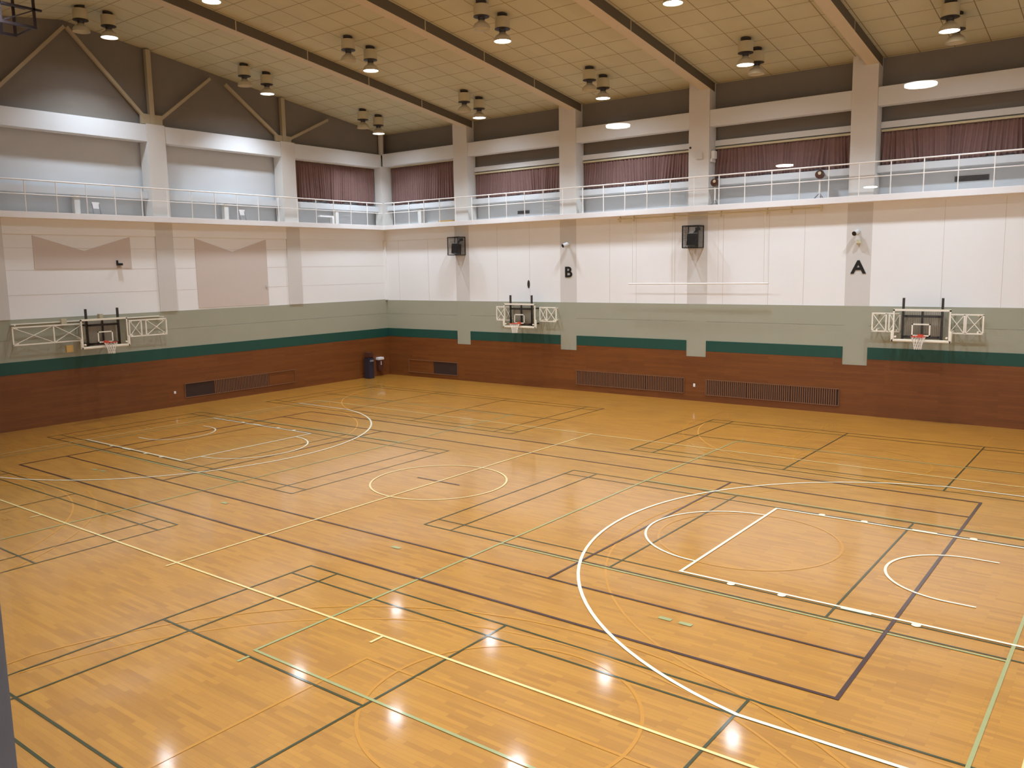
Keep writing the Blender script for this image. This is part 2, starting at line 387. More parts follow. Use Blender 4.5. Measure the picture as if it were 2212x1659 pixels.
# --- gallery level walls
GW = 16.6; GL = -18.72
MB().box(GL-.3, XR+.3, GW, GW+.25, 7.65, 12.9).build('wall_back_gallery', M['niche'], kind='structure', label='pale grey wall behind the long side gallery', cat='wall')
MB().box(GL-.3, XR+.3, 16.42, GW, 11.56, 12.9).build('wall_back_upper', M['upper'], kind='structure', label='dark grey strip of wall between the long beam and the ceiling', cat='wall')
MB().box(GL-.3, GL, YF-.1, GW+.2, 7.65, 11.6).build('wall_left_gallery', M['niche'], kind='structure', label='pale grey wall behind the gable end gallery', cat='wall')
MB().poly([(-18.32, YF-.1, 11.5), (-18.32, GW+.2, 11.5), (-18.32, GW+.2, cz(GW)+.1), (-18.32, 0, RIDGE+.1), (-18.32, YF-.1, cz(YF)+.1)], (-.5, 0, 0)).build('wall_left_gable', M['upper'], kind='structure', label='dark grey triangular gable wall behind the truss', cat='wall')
MB().box(XL, XR, GW-.012, GW, 10.42, 11.56).build('wall_back_beam_shade', M['upper'], kind='structure', label='wall strip above the curtain pelmets, coloured dark for the beam shadow', cat='wall')  # thin dark sheet: shadow under the beam put into the wall colour
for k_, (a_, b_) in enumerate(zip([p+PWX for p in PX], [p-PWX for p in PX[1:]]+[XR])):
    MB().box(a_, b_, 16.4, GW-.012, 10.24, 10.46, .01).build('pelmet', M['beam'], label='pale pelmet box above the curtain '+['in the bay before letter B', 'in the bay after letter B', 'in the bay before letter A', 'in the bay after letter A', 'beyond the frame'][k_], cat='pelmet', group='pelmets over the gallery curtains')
# gallery floors
MB().box(XL+.42, XR, YB-.45, GW, 7.65, 7.88, .012).build('gallery_slab', M['slab'], kind='structure', label='white edged concrete gallery along the long side wall', cat='gallery')
MB().box(GL, XL+.42, YF, GW, 7.65, 7.88, .012).build('gallery_slab', M['slab'], kind='structure', label='white edged concrete gallery along the gable end wall', cat='gallery')
# pillars
bname = {0: 'first pillar from the hall corner, beside the corner curtain', 1: 'pillar above the letter B', 2: 'pillar between letters B and A, with small white boxes', 3: 'pillar above the letter A', 4: 'pillar beyond the frame past letter A'}
for i, p in enumerate(PX):
    MB().box(p-PWX, p+PWX, YB, 16.5, 7.85, cz(16)+.03).build('pillar', M['pillar'], kind='structure', label='pale grey gallery '+bname[i], cat='pillar')
lname = ['pillar of the gable wall beyond the frame', 'pillar of the gable wall at the frame edge', 'pillar of the gable wall under the tall truss post', 'pillar of the gable wall next to its curtain']
for i, p in enumerate(PY):
    MB().box(-18.6, XL, p-PWY, p+PWY, 7.85, 11.58).build('pillar', M['pillar'], kind='structure', label='pale grey gallery '+lname[i], cat='pillar')
MB().box(-18.5, XL+.02, YB-.1, 16.5, 7.85, 10.95).box(-18.2, -18.02, YB+.0, YB+.18, 11.55, 12.7).build('pillar', M['pillar'], kind='structure', label='pale corner pillar between the two corner curtains', cat='pillar')
# beams between pillars
segs = list(zip([XL]+[p+PWX for p in PX], [p-PWX for p in PX]+[XR]))
bn = ['between the hall corner and the first pillar', 'between the first pillar and the letter B pillar', 'over the bay to the near side of letter B', 'over the bay to the far side of letter A', 'over the bay past letter A', 'beyond the frame']
for (a, b), t in zip(segs, bn):
    MB().box(a, b, YB+.04, 16.3, 10.95, 11.58, .01).build('beam', M['beam'], kind='structure', label='pale long side beam '+t, cat='beam')
lseg = list(zip([YF]+[p+PWY for p in PY], [p-PWY for p in PY]+[YB]))
ln_ = ['beyond the frame', 'beyond the frame edge', 'over the bay behind the wide hoop', 'over the middle gable bay with no curtain', 'over the gable bay with the curtain']
for (a, b), t in zip(lseg, ln_):
    MB().box(-18.5, XL-.03, a, b, 10.88, 11.55, .01).build('beam', M['beam'], kind='structure', label='pale gable end beam '+t, cat='beam')
# sill ledges under the gallery windows
sn = ['in the corner bay', 'in the bay before letter B', 'in the bay after letter B', 'in the bay before letter A', 'in the bay after letter A', 'beyond the frame']
for (a, b), t in zip(segs, sn):
    MB().box(a, b, 16.12, GW, 8.68, 8.93, .01).build('window_sill', M['niche'], kind='structure', label='pale gallery ledge under the curtain '+t, cat='sill')
for (a, b), t in zip(lseg, ['beyond the frame', 'at the frame edge', 'behind the wide hoop', 'in the middle gable bay', 'under the gable curtain']):
    MB().box(GL, GL+.46, a, b, 8.62, 8.9, .01).build('window_sill', M['niche'], kind='structure', label='pale gable gallery ledge '+t, cat='sill')
# short white posts under the ledges
for (x, y, t) in ((-15.73, 16.3, 'on the long side corner bay'), (-18.45, 12.95, 'under the gable curtain'), (-18.45, .02, 'in the gable bay behind the wide hoop'), (-18.45, 6.57, 'in the middle gable bay')):
    MB().box(x-.11, x+.11, y-.11, y+.11, 7.88, 8.66, .01).build('column', M['pillar'], kind='structure', label='short white post holding the gallery ledge '+t, cat='column')

# --- ceiling, two slopes
def slope(s):
    m = MB(); y1 = s*16.9
    m.poly([(-18.8, 0, RIDGE), (-18.8, y1, cz(y1)), (-18.8, y1, cz(y1)+.2), (-18.8, 0, RIDGE+.2)], (37.2, 0, 0)); return m
slope(1).build('ceiling', M['ceil'], kind='structure', label='sloping tiled ceiling over the far half of the hall', cat='ceiling')
slope(-1).build('ceiling', M['ceil'], kind='structure', label='sloping tiled ceiling over the near half of the hall', cat='ceiling')
cbl = ['nearest the gable wall', 'that lands on the pillar of letter B', 'that lands on the pillar between the letters', 'that lands on the pillar of letter A', 'beyond the frame']
for p, t in zip(PX, cbl):
    x = p+.24; root = empty('ceiling_beam', (x, 0, RIDGE), 'sloping steel roof beam '+t, 'beam', kind='structure')
    h = .38; kb = SL-.002
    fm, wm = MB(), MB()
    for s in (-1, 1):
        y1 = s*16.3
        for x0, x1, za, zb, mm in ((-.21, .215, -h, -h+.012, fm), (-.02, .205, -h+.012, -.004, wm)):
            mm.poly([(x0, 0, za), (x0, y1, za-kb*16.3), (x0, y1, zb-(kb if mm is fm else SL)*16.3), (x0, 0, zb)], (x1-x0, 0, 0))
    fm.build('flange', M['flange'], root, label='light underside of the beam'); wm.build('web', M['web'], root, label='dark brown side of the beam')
    for y in (-12.8, -9.6, -6.4, -3.2, 3.2, 6.4, 9.6, 12.8):
        MB().box(.205, .214, y-.02, y+.02, -h+.012-kb*abs(y), -.01-SL*abs(y)).build('stiffener', M['flange'], root)

# --- gable truss
tr = empty('gable_truss', (-18.1, 0, 11.55), 'tan steel truss of posts and slanting braces against the dark gable wall', 'truss')
def tb(y0, z0, y1, z1, w, name): MB().bar((0, y0, z0-11.55), (0, y1, z1-11.55), .14, w, (1, 0, 0)).build(name, M['truss'], tr)
for y in (-9.7, -3.18, 3.18, 9.7): MB().box(-.1, .08, y-.1, y+.1, 0, cz(y)-11.6).build('post', M['truss'], tr)
for s in (-1, 1):
    for a, b, c, d in ((.05, 14.72, 2.92, 11.78), (3.42, 11.72, 5.98, 13.82), (6.72, 13.7, 9.45, 11.72), (9.95, 11.7, 12.4, 12.9)):
        MB().bar((.0, s*a, b-11.55), (.0, s*c, d-11.55), .12, .12, (1, 0, 0)).build('diagonal_brace', M['truss'], tr)
    MB().box(-.05, .05, s*2.7, s*3.62, .02, .42).build('gusset_plate', M['truss'], tr)
    MB().box(-.05, .05, s*9.2, s*10.1, .02, .3).build('gusset_plate', M['truss'], tr)

# ---------------------------------------------------------------- gallery railings
def railing(pts_along, axis, c, z0, name_label, span):
    root = empty('railing', ((0, c, z0) if axis == 'x' else (c, 0, z0)), name_label, 'railing')
    P = (lambda t, z: (t, 0, z)) if axis == 'x' else (lambda t, z: (0, t, z))
    MB().tube(P(span[0], 1.12), P(span[1], 1.12), .026).build('top_rail', M['rail'], root, True)
    MB().tube(P(span[0], .62), P(span[1], .62), .017).build('middle_rail', M['rail'], root, True)
    for t in pts_along: MB().tube(P(t, .0), P(t, 1.1), .02, n=8).build('post', M['rail'], root, True)
railing([10.35-1.045*k for k in range(-7, 27)], 'x', 15.47, 7.88, 'white tubular gallery railing along the long side wall', (-17.5, 17.9))
railing([.05+1.1*k for k in range(-14, 14)], 'y', -17.65, 7.88, 'white tubular gallery railing along the gable end wall', (-15.7, 15.42))

# ---------------------------------------------------------------- curtains
def curtain(axis, a, b, c, z0, z1, seed, label, rail=True):
    R = random.Random(seed); Lw = b-a; n = int(Lw/.022); nz = 10
    loc = ((a, c, z0) if axis == 'x' else (c, a, z0)); root = empty('curtain', loc, label, 'curtain', 'brown curtains of the gallery')
    ph = []; x = 0; phs = 0
    while x < Lw+.1: ph.append((x, phs)); st = R.uniform(.09, .2); x += st; phs += 2*math.pi
    def phase(t):
        for (x0, p0), (x1, p1) in zip(ph, ph[1:]):
            if t <= x1: return p0+(p1-p0)*(t-x0)/(x1-x0)
        return ph[-1][1]
    amps = [R.uniform(.02, .07) for _ in range(400)]
    bm = bmesh.new(); G = []
    for j in range(nz+1):
        z = (z1-z0)*(1-j/nz); k = j/nz; row = []
        for i in range(n+1):
            t = Lw*i/n; tt = min(max(t+.10*k*math.sin(t*1.7+seed)+.03*k*math.sin(t*5.1), 0), Lw); p = phase(tt); am = amps[int(p/(2*math.pi)) % 400]*(.6+.6*k)
            off = am*math.sin(p)+.02*k*math.sin(t*2.3+seed)
            drop = (.05*math.sin(t*3.1+seed)+.035*math.sin(t*9.7)) if j == nz else 0
            row.append(bm.verts.new((t, off, z+drop) if axis == 'x' else (-off, t, z+drop)))
        G.append(row)
    for A, B in zip(G, G[1:]):
        for i in range(n): bm.faces.new((A[i], A[i+1], B[i+1], B[i]))
    me = bpy.data.meshes.new('cloth'); bm.to_mesh(me); bm.free(); me.materials.append(M['curtain'])
    for q in me.polygons: q.use_smooth = True
    o = bpy.data.objects.new('cloth', me); COL.objects.link(o); o.parent = root
    sd = o.modifiers.new('thick', 'SOLIDIFY'); sd.thickness = .004
    m = MB(); h = z1-z0
    (m.box(0, Lw, -.07, .07, h+.0, h+.07) if axis == 'x' else m.box(-.07, .07, 0, Lw, h, h+.07)).build('curtain_rail', M['crail'], root)
cl = ['in the long side corner bay', 'between the first pillar and the letter B pillar', 'in the bay just past the letter B pillar', 'in the bay just before the letter A pillar', 'in the bay just past the letter A pillar', 'beyond the frame']
for i, ((a, b), t) in enumerate(zip(segs[:5], cl)):
    if i == 0: curtain('x', a+.1, b-.02, 16.42, 8.98, 10.9, 3, 'brown pleated curtain '+t)
    else: curtain('x', a+.03, b-.03, 16.46, 8.94, 10.12, 5+i, 'brown gathered curtain '+t)
curtain('y', PY[3]+PWY+.03, YB-.15, -18.5, 8.98, 10.86, 21, 'brown pleated curtain at the end of the gable gallery')

# ---------------------------------------------------------------- gym lamps
def make_lamp(on):
    root = empty('ceiling_lamp', (0, 0, 0), 'x', 'lamp')
    MB().lathe([(0, .02), (.17, .02), (.17, -.06), (.12, -.12), (0, -.12)]).build('mount', M['dark'], root, True)
    MB().lathe([(0, -.12), (.245, -.12), (.25, -.14), (.25, -.47), (0, -.47)]).build('ballast_housing', M['lampbody'], root, True)
    MB().lathe([(0, -.47), (.26, -.478), (.26, -.495), (.12, -.51), (.10, -.61), (0, -.61)]).build('neck', M['dark'], root, True, label='dark flange and neck')
    sh = MB().lathe([(.10, -.60), (.15, -.66), (.22, -.70), (.275, -.78), (.29, -.88), (.283, -.88), (.268, -.785), (.21, -.71), (.14, -.675), (.09, -.62)]).build('shade', M['bell'], root, True)
    MB().lathe([(0, -.865), (.27, -.865), (.275, -.85), (0, -.84)] if on else [(0, -.80), (.2, -.80), (.26, -.81), (.26, -.79), (0, -.78)]).build('lens', M['lens_on' if on else 'lens_off'], sh, True, label='burning white lens' if on else 'unlit lens')
    if on:
        ld = bpy.data.lights.new('lamp_light', 'AREA'); ld.shape = 'DISK'; ld.size = .54; ld.energy = LAMP_W; ld.color = LAMP_COL; ld.spread = math.radians(SPREAD)
        lo = bpy.data.objects.new('lamp_light', ld); COL.objects.link(lo); lo.parent = root; lo.location = (0, 0, -.872)
        ld = bpy.data.lights.new('lamp_spill', 'AREA'); ld.shape = 'DISK'; ld.size = .5; ld.energy = WIDE_W; ld.color = LAMP_COL; ld.spread = math.radians(152)
        lo = bpy.data.objects.new('lamp_spill', ld); COL.objects.link(lo); lo.parent = root; lo.location = (0, 0, -.868)
    return root
LX = [-15.9, -9.55, -3.2, 3.06, 9.35, 15.6]
proto = {}
def place_lamp(x, y, on, label, group):
    if on not in proto: proto[on] = o = make_lamp(on)
    else: o = copy_tree(proto[on])
    o.location = (x, y, cz(y)+.0); o['label'] = label; o['group'] = group
colname = {0: 'nearest the gable wall,', 1: 'just past the first roof beam,', 2: 'just past the second roof beam,', 3: 'just past the third roof beam,', 4: 'past the fourth roof beam,'}
rowname = {0: 'in the row beside the long wall', 1: 'in the second row from the long wall', 2: 'in the ridge row'}
vis = {(0, 0), (1, 0), (2, 0), (3, 0), (4, 0), (0, 1), (1, 1), (2, 1), (3, 1), (0, 2), (1, 2)}
for i, x in enumerate(LX):
    for j, (ya, yb) in enumerate(((12.68, 13.68), (6.15, 7.25), (-.5, .5), (-7.2, -6.2), (-13.68, -12.68))):
        if (i, j) in vis:
            swap = (i, j) in {(3, 0), (4, 0)}
            yon, yoff = (ya, yb) if swap else (yb, ya)
            t = colname[i]+' '+rowname[j]
            place_lamp(x, yon, True, 'burning lamp '+t, 'burning ceiling lamps')
            place_lamp(x, yoff, False, 'unlit lamp '+t, 'unlit ceiling lamps')
        elif (i, j) not in {(0, 3), (0, 4), (5, 0), (1, 4)}:      # these few are switched off
            place_lamp(x, yb, True, 'burning ceiling lamp hanging outside the picture', 'burning ceiling lamps outside the frame')

# ---------------------------------------------------------------- basketball hoops
def lattice(m, xs, z0, z1, y, w=.045, br=.022, double=()):
    for x in xs: m.box(x-w/2, x+w/2, y-w/2, y+w/2, z0, z1)
    m.box(xs[0]-w/2, xs[-1]+w/2, y-w/2, y+w/2, z1-w/2, z1+w/2); m.box(xs[0]-w/2, xs[-1]+w/2, y-w/2, y+w/2, z0-w/2, z0+w/2)
    for a, b in zip(xs, xs[1:]):
        if b-a > .25: m.bar((a, y, z0), (b, y, z1), br); m.bar((a, y-.02, z1), (b, y-.02, z0), br)
def hoop(loc, rz, label, depth, left, right, back_z=None, yf=.35):
    """local: x along the board, -y out to the court, z = height"""
    root = empty('basketball_hoop', loc, label, 'basketball hoop', 'wall mounted basketball hoops', rz)
    d = -depth
    bb = MB().box(-.9, .9, d-.006, d+.006, 2.88, 3.93).build('backboard', M['board'], root, label='clear backboard')
    m = MB(); t = .05
    m.box(-.9, .9, d-.02, d+.02, 3.93-t, 3.95); m.box(-.9, -.9+t, d-.02, d+.02, 2.9, 3.93); m.box(.9-t, .9, d-.02, d+.02, 2.9, 3.93)
    m.build('board_frame', M['hoopwhite'], bb)
    m = MB(); a, b, c, e = -.295, .295, 3.03, 3.46; t = .045
    m.box(a, b, d-.016, d-.008, e-t, e); m.box(a, b, d-.016, d-.008, c, c+t); m.box(a, a+t, d-.016, d-.008, c, e); m.box(b-t, b, d-.016, d-.008, c, e)
    m.build('target_square', M['hoopwhite'], bb)
    m = MB(); m.box(-.94, .94, d-.05, d+.05, 2.83, 2.92, .02); m.box(-.95, -.86, d-.05, d+.05, 2.83, 3.22, .02); m.box(.86, .95, d-.05, d+.05, 2.83, 3.22, .02)
    m.build('edge_padding', M['hoopwhite'], bb, label='thick cream padding around the lower edge')
    rm = MB().torus((0, d-.38, 3.05), .225, .012).box(-.06, .06, d-.17, d-.02, 3.02, 3.06).box(-.09, .09, d-.05, d-.01, 2.97, 3.1).build('rim', M['rimred'], root, True)
    m = MB(); n = 12
    R = [(.225, 3.04), (.19, 2.94), (.15, 2.84), (.125, 2.74), (.12, 2.62)]
    for k in range(len(R)-1):
        for q in range(n):
            for s in (-1, 1):
                a0 = 2*math.pi*(q+.5*(k % 2))/n; a1 = a0+s*math.pi/n
                m.bar((R[k][0]*math.cos(a0), d-.38+R[k][0]*math.sin(a0), R[k][1]), (R[k+1][0]*math.cos(a1), d-.38+R[k+1][0]*math.sin(a1), R[k+1][1]), .012)
    m.build('net', M['net'], rm)
    for x in (-.61, .61): MB().box(x-.035, x+.035, d+.1, d+.17, 2.9, 4.32).build('guide_rod', M['dark'], root)
    m = MB().box(-.57, .57, d+.26, d+.3, 2.93, 3.86)
    m.build('back_plate', M['slatgrey'], root, label='dark ribbed plate behind the glass')
    m = MB(); m.box(-.62, .62, d+.1, d+.16, 3.66, 3.74); m.box(-.62, .62, d+.1, d+.16, 2.95, 3.03); m.box(-.03, .03, d+.12, d+.18, 2.95, 3.9)
    for x in (-.5, .5):
        for z in (3.0, 3.7): m.bar((x, d+.1, z), (x, -.03, z), .06)
    m.build('carrier', M['dark'], root)
    y = -yf
    for xs in (left, right):
        m = MB(); lattice(m, xs, 3.13, 3.76, y); m.build('swing_frame', M['hoopwhite'], root, label='white lattice side frame')
    x0, x1 = left[0]+.1, right[-1]-.1
    if back_z:
        m = MB(); m.box(x0, x1, -.07, -.03, back_z-.02, back_z+.02); n = 2
        for k in ():
            x = x0+(x1-x0)*k/n; m.box(x-.015, x+.015, -.07, -.03, 3.2, back_z)
        for x in (x0, x1): m.box(x-.02, x+.02, y, -.03, back_z-.04, back_z)
        m.build('wall_frame', M['hoopwhite'], root)
    m = MB()
    for x in (left[0]+.15, left[-1]-.1, right[0]+.1, right[-1]-.15):
        for z in (3.18, 3.72): m.bar((x, y, z), (x, -.02, z), .05)
    m.build('wall_bracket', M['hoopwhite'], root)
    if back_z:
        MB().box(-1.25, -1.05, y+.1, y+.2, 3.76, 3.98).box(.0, .13, d+.3, d+.5, 3.9, 4.1).build('hinge_box', M['lampbody'], root)
        MB().box(-1.2, -.95, y-.02, y+.08, 2.72, 2.98).build('drive_box', M['yellow'], root, label='small tan box under the side frame')
    for x in (-.8, .8): MB().lathe([(0, -.03), (.035, -.03), (.035, .03), (0, .03)], (x, d-.03, 3.0), 10, 'y').build('corner_bolt', M['hoopwhite'], bb)
    return root
q = NT('ribbed_plate'); P_, X_, Y_, Z_ = q.pos(); wv = q.math('GREATER_THAN', q.math('FLOORED_MODULO', q.math('ADD', X_, Y_), .055), .03)
q.l(q.mixc(wv, lin((205, 195, 172)), lin((155, 145, 126))), q.b.inputs['Base Color']); q.b.inputs['Roughness'].default_value = .7; M['slatgrey'] = q.m
hoop((8.5, YB, 0), 0, 'basketball hoop on the long wall beyond the letter A', .85, (-1.7, -1.24, -1.14, -.79), (.77, 1.22, 1.27, 1.78))
hoop((-8.5, YB, 0), 0, 'basketball hoop on the long wall before the letter B', .85, (-1.72, -1.2, -.85), (.8, 1.18, 1.7))
hoop((XL, 0, 0), math.pi/2, 'basketball hoop with very wide side frames on the gable wall', 1.0, (-3.02, -1.6, -.5), (1.3, 1.8, 2.0, 2.88), back_z=3.86, yf=.38)

# ---------------------------------------------------------------- speakers in cages
def caged_speaker(x, label, tilt):
    root = empty('caged_speaker', (x, YB, 6.25), label, 'speaker', 'black wall speakers in wire cages')
    m = MB(); w, h, d = .66, .86, .55; e = .035
    for X in (0, w):
        for Y in (-d, -.01):
            m.box(X-e/2, X+e/2, Y-e/2, Y+e/2, 0, h)
    for Z in (0, h):
        for Y in (-d, -.01): m.box(0, w, Y-e/2, Y+e/2, Z-e/2, Z+e/2)
        for X in (0, w): m.box(X-e/2, X+e/2, -d, -.01, Z-e/2, Z+e/2)
    cf = m.build('cage_frame', M['black'], root)
    m = MB(); k = 0
    for i in range(1, 11): X = w*i/11; m.box(X-.004, X+.004, -d-.004, -d+.004, 0, h)
    for i in range(1, 14): Z = h*i/14; m.box(0, w, -d-.004, -d+.004, Z-.004, Z+.004); m.box(w-.004, w+.004, -d, 0, Z-.004, Z+.004); m.box(-.004, .004, -d, 0, Z-.004, Z+.004)
    for i in range(1, 8): Y = -d*i/8; m.box(w-.004, w+.004, Y-.004, Y+.004, 0, h); m.box(-.004, .004, Y-.004, Y+.004, 0, h)
    m.build('cage_wire', M['dark'], cf)
    m = MB(); a = Vector((.12, -.45, .06)); 
    m.poly([(.14, -.47, .10), (.14, -.12, .02), (.14, -.10, .52), (.14, -.40, .56)], (.34, 0, 0)).build('speaker_box', M['black'], root)
    MB().poly([(.14, -.39, .565), (.14, -.13, .53), (.14, -.13, .545), (.14, -.39, .58)], (.34, 0, 0)).build('speaker_top', M['cam'], root, label='pale top edge')
    MB().bar((.3, -.25, .5), (.46, -.12, .74), .09).box(.36, .52, -.14, -.0, .68, .8).build('bracket', M['black'], root)
caged_speaker(-.5, 'black speaker in a wire cage between the letters B and A', 0)
caged_speaker(-13.05, 'black speaker in a wire cage near the hall corner', 0)

# ---------------------------------------------------------------- letters
def letter(ch, x, z, hgt, label):
    cu = bpy.data.curves.new('wall_letter', 'FONT'); cu.body = ch; cu.size = hgt/.70; cu.extrude = .008; cu.offset = .018; cu.align_x = 'CENTER'; cu.resolution_u = 6
    cu.materials.append(M['black']); o = bpy.data.objects.new('wall_letter', cu); COL.objects.link(o)
    bpy.context.view_layer.update(); me = bpy.data.meshes.new_from_object(o.evaluated_get(bpy.context.evaluated_depsgraph_get()))
    bpy.data.objects.remove(o); o = bpy.data.objects.new('wall_letter', me); COL.objects.link(o)
    o.location = (x, YB-.02, z); o.rotation_euler = (math.pi/2, 0, 0); o.scale = (1.12, 1, 1); tag(o, label, 'letter')
letter('B', -6.34, 5.13, .45, 'black painted letter B on the white wall')
letter('A', 6.16, 5.17, .45, 'black painted letter A on the white wall')

# ---------------------------------------------------------------- cameras and small wall things
def wallcam(x, z, dirx, label):
    root = empty('security_camera', (x, YB, z), label, 'camera')
    MB().lathe([(0, 0), (.09, 0), (.08, -.05), (0, -.05)], n=16, axis='y').tube((0, -.04, 0), (0, -.16, -.02), .03).build('mount', M['cam'], root, True)
    MB().tube((.04*dirx, -.14, -.02), (-.06*dirx, -.34, -.09), .09, .09, 16).build('housing', M['cam'], root, True)
    MB().tube((-.06*dirx, -.34, -.09), (-.065*dirx, -.355, -.096), .08, .08, 16).build('lens', M['black'], root, True, label='black camera lens')
wallcam(-6.34, 6.6, 1, 'small white security camera above the letter B')
wallcam(6.1, 6.66, .6, 'small white security camera above the letter A')
o = MB().lathe([(0, .05), (.06, .05), (.09, -.06), (.05, -.12), (0, -.12)], (6.16, YB-.1, 6.3), 16).box(6.13, 6.19, YB-.08, YB, 6.3, 6.34).build('wall_sensor', M['crail'], None, True, label='small cream sensor below the camera over letter A', cat='sensor')
MB().lathe([(0, -.012), (.09, -.012), (.1, 0), (0, 0)], n=24, axis='y').build('wall_bell', M['dark'], None, True, label='dark oval disc on the wall above the hoop near letter B', cat='disc')
o = bpy.data.objects['wall_bell']; o.location = (-8.57, YB-.006, 4.81); o.scale = (.75, 1, 1.9)
root = empty('wall_bracket', (XL, 1.27, 6.0), 'small black bracket on the gable wall above the wide hoop', 'bracket')
MB().box(.0, .16, -.1, .1, -.06, .03, .01).box(.0, .05, -.1, -.03, .0, .14).build('arm', M['black'], root)
MB().box(XL, XL+.06, 8.15, 8.23, 4.88, 5.0, .01).build('wall_switch', M['cam'], label='tiny grey switch at the edge of the middle gable panel', cat='switch')
MB().box(-.19, -.1, YB-.065, YB-.04, .58, .72, .008).build('wall_socket', M['slab'], label='small white socket between the two slatted long wall vents', cat='socket')
MB().box(XL+.04, XL+.065, 3.2, 3.29, .55, .66, .008).build('wall_socket', M['slab'], label='small white socket beside the gable wall vent', cat='socket')

# ---------------------------------------------------------------- low vents
def vent(axis, a, b, z0, z1, parts, label):
    root = empty('vent_grille', ((a, YB-.04, z0) if axis == 'x' else (XL+.04, a, z0)), label, 'vent', 'long low vents in the wood panelling')
    Lw = b-a; h = z1-z0
    B = (lambda m, t0, t1, d0, d1, zz0, zz1: m.box(t0, t1, -d1, -d0, zz0, zz1)) if axis == 'x' else (lambda m, t0, t1, d0, d1, zz0, zz1: m.box(d0, d1, t0, t1, zz0, zz1))
    m = MB(); e = .03; B(m, 0, Lw, 0, .035, h-.02, h+.01); B(m, 0, Lw, 0, .035, -.01, .02); B(m, -.02, .01, 0, .035, 0, h); B(m, Lw-.01, Lw+.02, 0, .035, 0, h)
    m.build('vent_frame', M['slot'], root)
    for t0, t1, k in parts:
        m = MB(); B(m, t0+.01, t1-.01, .0, .008, .02, h-.02)
        if k == 'panel': m.build('blank_panel', M['wood_b' if axis == 'x' else 'wood_l'], root, label='plain wooden panel'); continue
        m.build('backing', M['slotdark'], root)
        if k == 'slats':
            m = MB(); t = t0+.04
            while t < t1-.03: B(m, t-.02, t+.02, .008, .03, .02, h-.02); t += .082
            m.build('slat_panel', M['slot'], root)
vent('x', -16.45, -13.06, .22, .88, [(0, 1.75, 'panel'), (1.75, 3.39, 'dark')], 'half dark low vent near the hall corner')
vent('x', -5.93, -.61, .29, .93, [(0, 1.8, 'slats'), (1.8, 3.55, 'slats'), (3.55, 5.32, 'slats')], 'slatted low vent below and past the letter B')
vent('x', .36, 5.65, .28, .92, [(0, 1.75, 'slats'), (1.75, 3.5, 'slats'), (3.5, 5.29, 'slats')], 'slatted low vent before the letter A pillar')
vent('y', 3.72, 9.52, .31, .92, [(0, 1.4, 'dark'), (1.4, 4.3, 'slats'), (4.3, 5.8, 'panel')], 'partly slatted low vent in the gable wall')

# ---------------------------------------------------------------- corner objects
root = empty('litter_bin', (-17.6, 14.02, 0), 'tall blue black bin standing on the floor in the hall corner', 'bin')
MB().box(-.18, .18, -.19, .19, 0, 1.08, .02).build('body', M['bin'], root)
MB().box(-.19, .19, -.2, .2, 1.08, 1.36, .05).build('lid', M['brown'], root, label='dark purple brown lid')
MB().box(.2, .215, -.12, .12, .88, .97).build('front_slot', M['lowgrey'], root)
root = empty('wall_dispenser', (XL+.05, 15.02, .3), 'small dark box with a white top on the gable wall by the corner', 'box')
MB().box(0, .2, -.16, .16, 0, .55, .015).build('body', M['brown'], root); MB().box(0, .24, -.2, .2, .56, .7, .02).build('cap', M['slab'], root, label='white top')
MB().box(.2, .21, -.03, .03, .3, .5).build('label_plate', M['cam'], root)

# ---------------------------------------------------------------- hanging batten and its wires
root = empty('hanging_batten', (0, 15.42, 7.65), 'long white bar hung on thin wires below the gallery between letters B and A', 'bar')
MB().tube((-3.03, 0, 4.82-7.65), (3.03, 0, 4.82-7.65), .028).build('bar', M['rail'], root, True)
for x in (-2.83, -1.01, .98, 2.83): MB().tube((x, 0, 4.82-7.65), (x, .0, -.02), .0045, n=6).build('wire', M['lampbody'], root)
root = empty('gallery_pipe', (0, 15.62, 7.65), 'cream pipe on hangers under the gallery slab above the hanging bar', 'pipe')
MB().tube((-3.65, 0, -.12), (4.9, 0, -.1), .028).build('pipe', M['crail'], root, True)
for x in (-3.55, -2.9, -1.05, .98, 2.83, 3.75, 4.85): MB().box(x-.03, x+.03, -.04, .04, -.24, .0).build('hanger', M['crail'], root)

# ---------------------------------------------------------------- things on the gallery
def gstand(x, y, label):
    root = empty('spotlight_stand', (x, y, 7.88), label, 'spotlight', 'spotlights on white poles on the gallery')
    MB().tube((0, 0, .1), (0, 0, .72), .035).build('pole', M['rail'], root, True)
    m = MB()
    for a in (90, 210, 330): m.tube((0, 0, .22), (.2*math.cos(math.radians(a)), .2*math.sin(math.radians(a)), .01), .018)
    m.build('tripod_foot', M['lowgrey'], root)
    MB().lathe([(0, -.16), (.14, -.14), (.16, 0), (.13, .13), (0, .15)], (0, 0, .88), 18, 'y').build('head', M['brown'], root, True, label='round brown head')
    MB().lathe([(0, -.17), (.06, -.165), (0, -.16)], (0.03, 0, .92), 12, 'y').build('bulb', M['crail'], root, True)
gstand(4.66, 15.95, 'brown spotlight on a white pole on the gallery before the letter A pillar')
gstand(.62, 15.85, 'brown spotlight on a white pole beside the middle gallery pillar')
MB().box(.355, .5, 16.0, 16.25, 9.72, 10.02, .01).box(.355, .42, 15.95, 16.3, 9.6, 9.72).build('junction_box', M['slab'], label='white box on the side of the middle gallery pillar', cat='box')
MB().lathe([(0, -.03), (.035, -.03), (.045, 0), (0, 0)], (-.46, YB, 10.2), 12, 'y').build('wall_sensor', M['black'], None, True, label='tiny black sensor high on the middle gallery pillar', cat='sensor')
MB().box(-.2, .08, YB-.05, YB, 9.72, 9.98, .02).build('junction_box', M['pillar'], label='pale box on the front of the middle gallery pillar', cat='box')
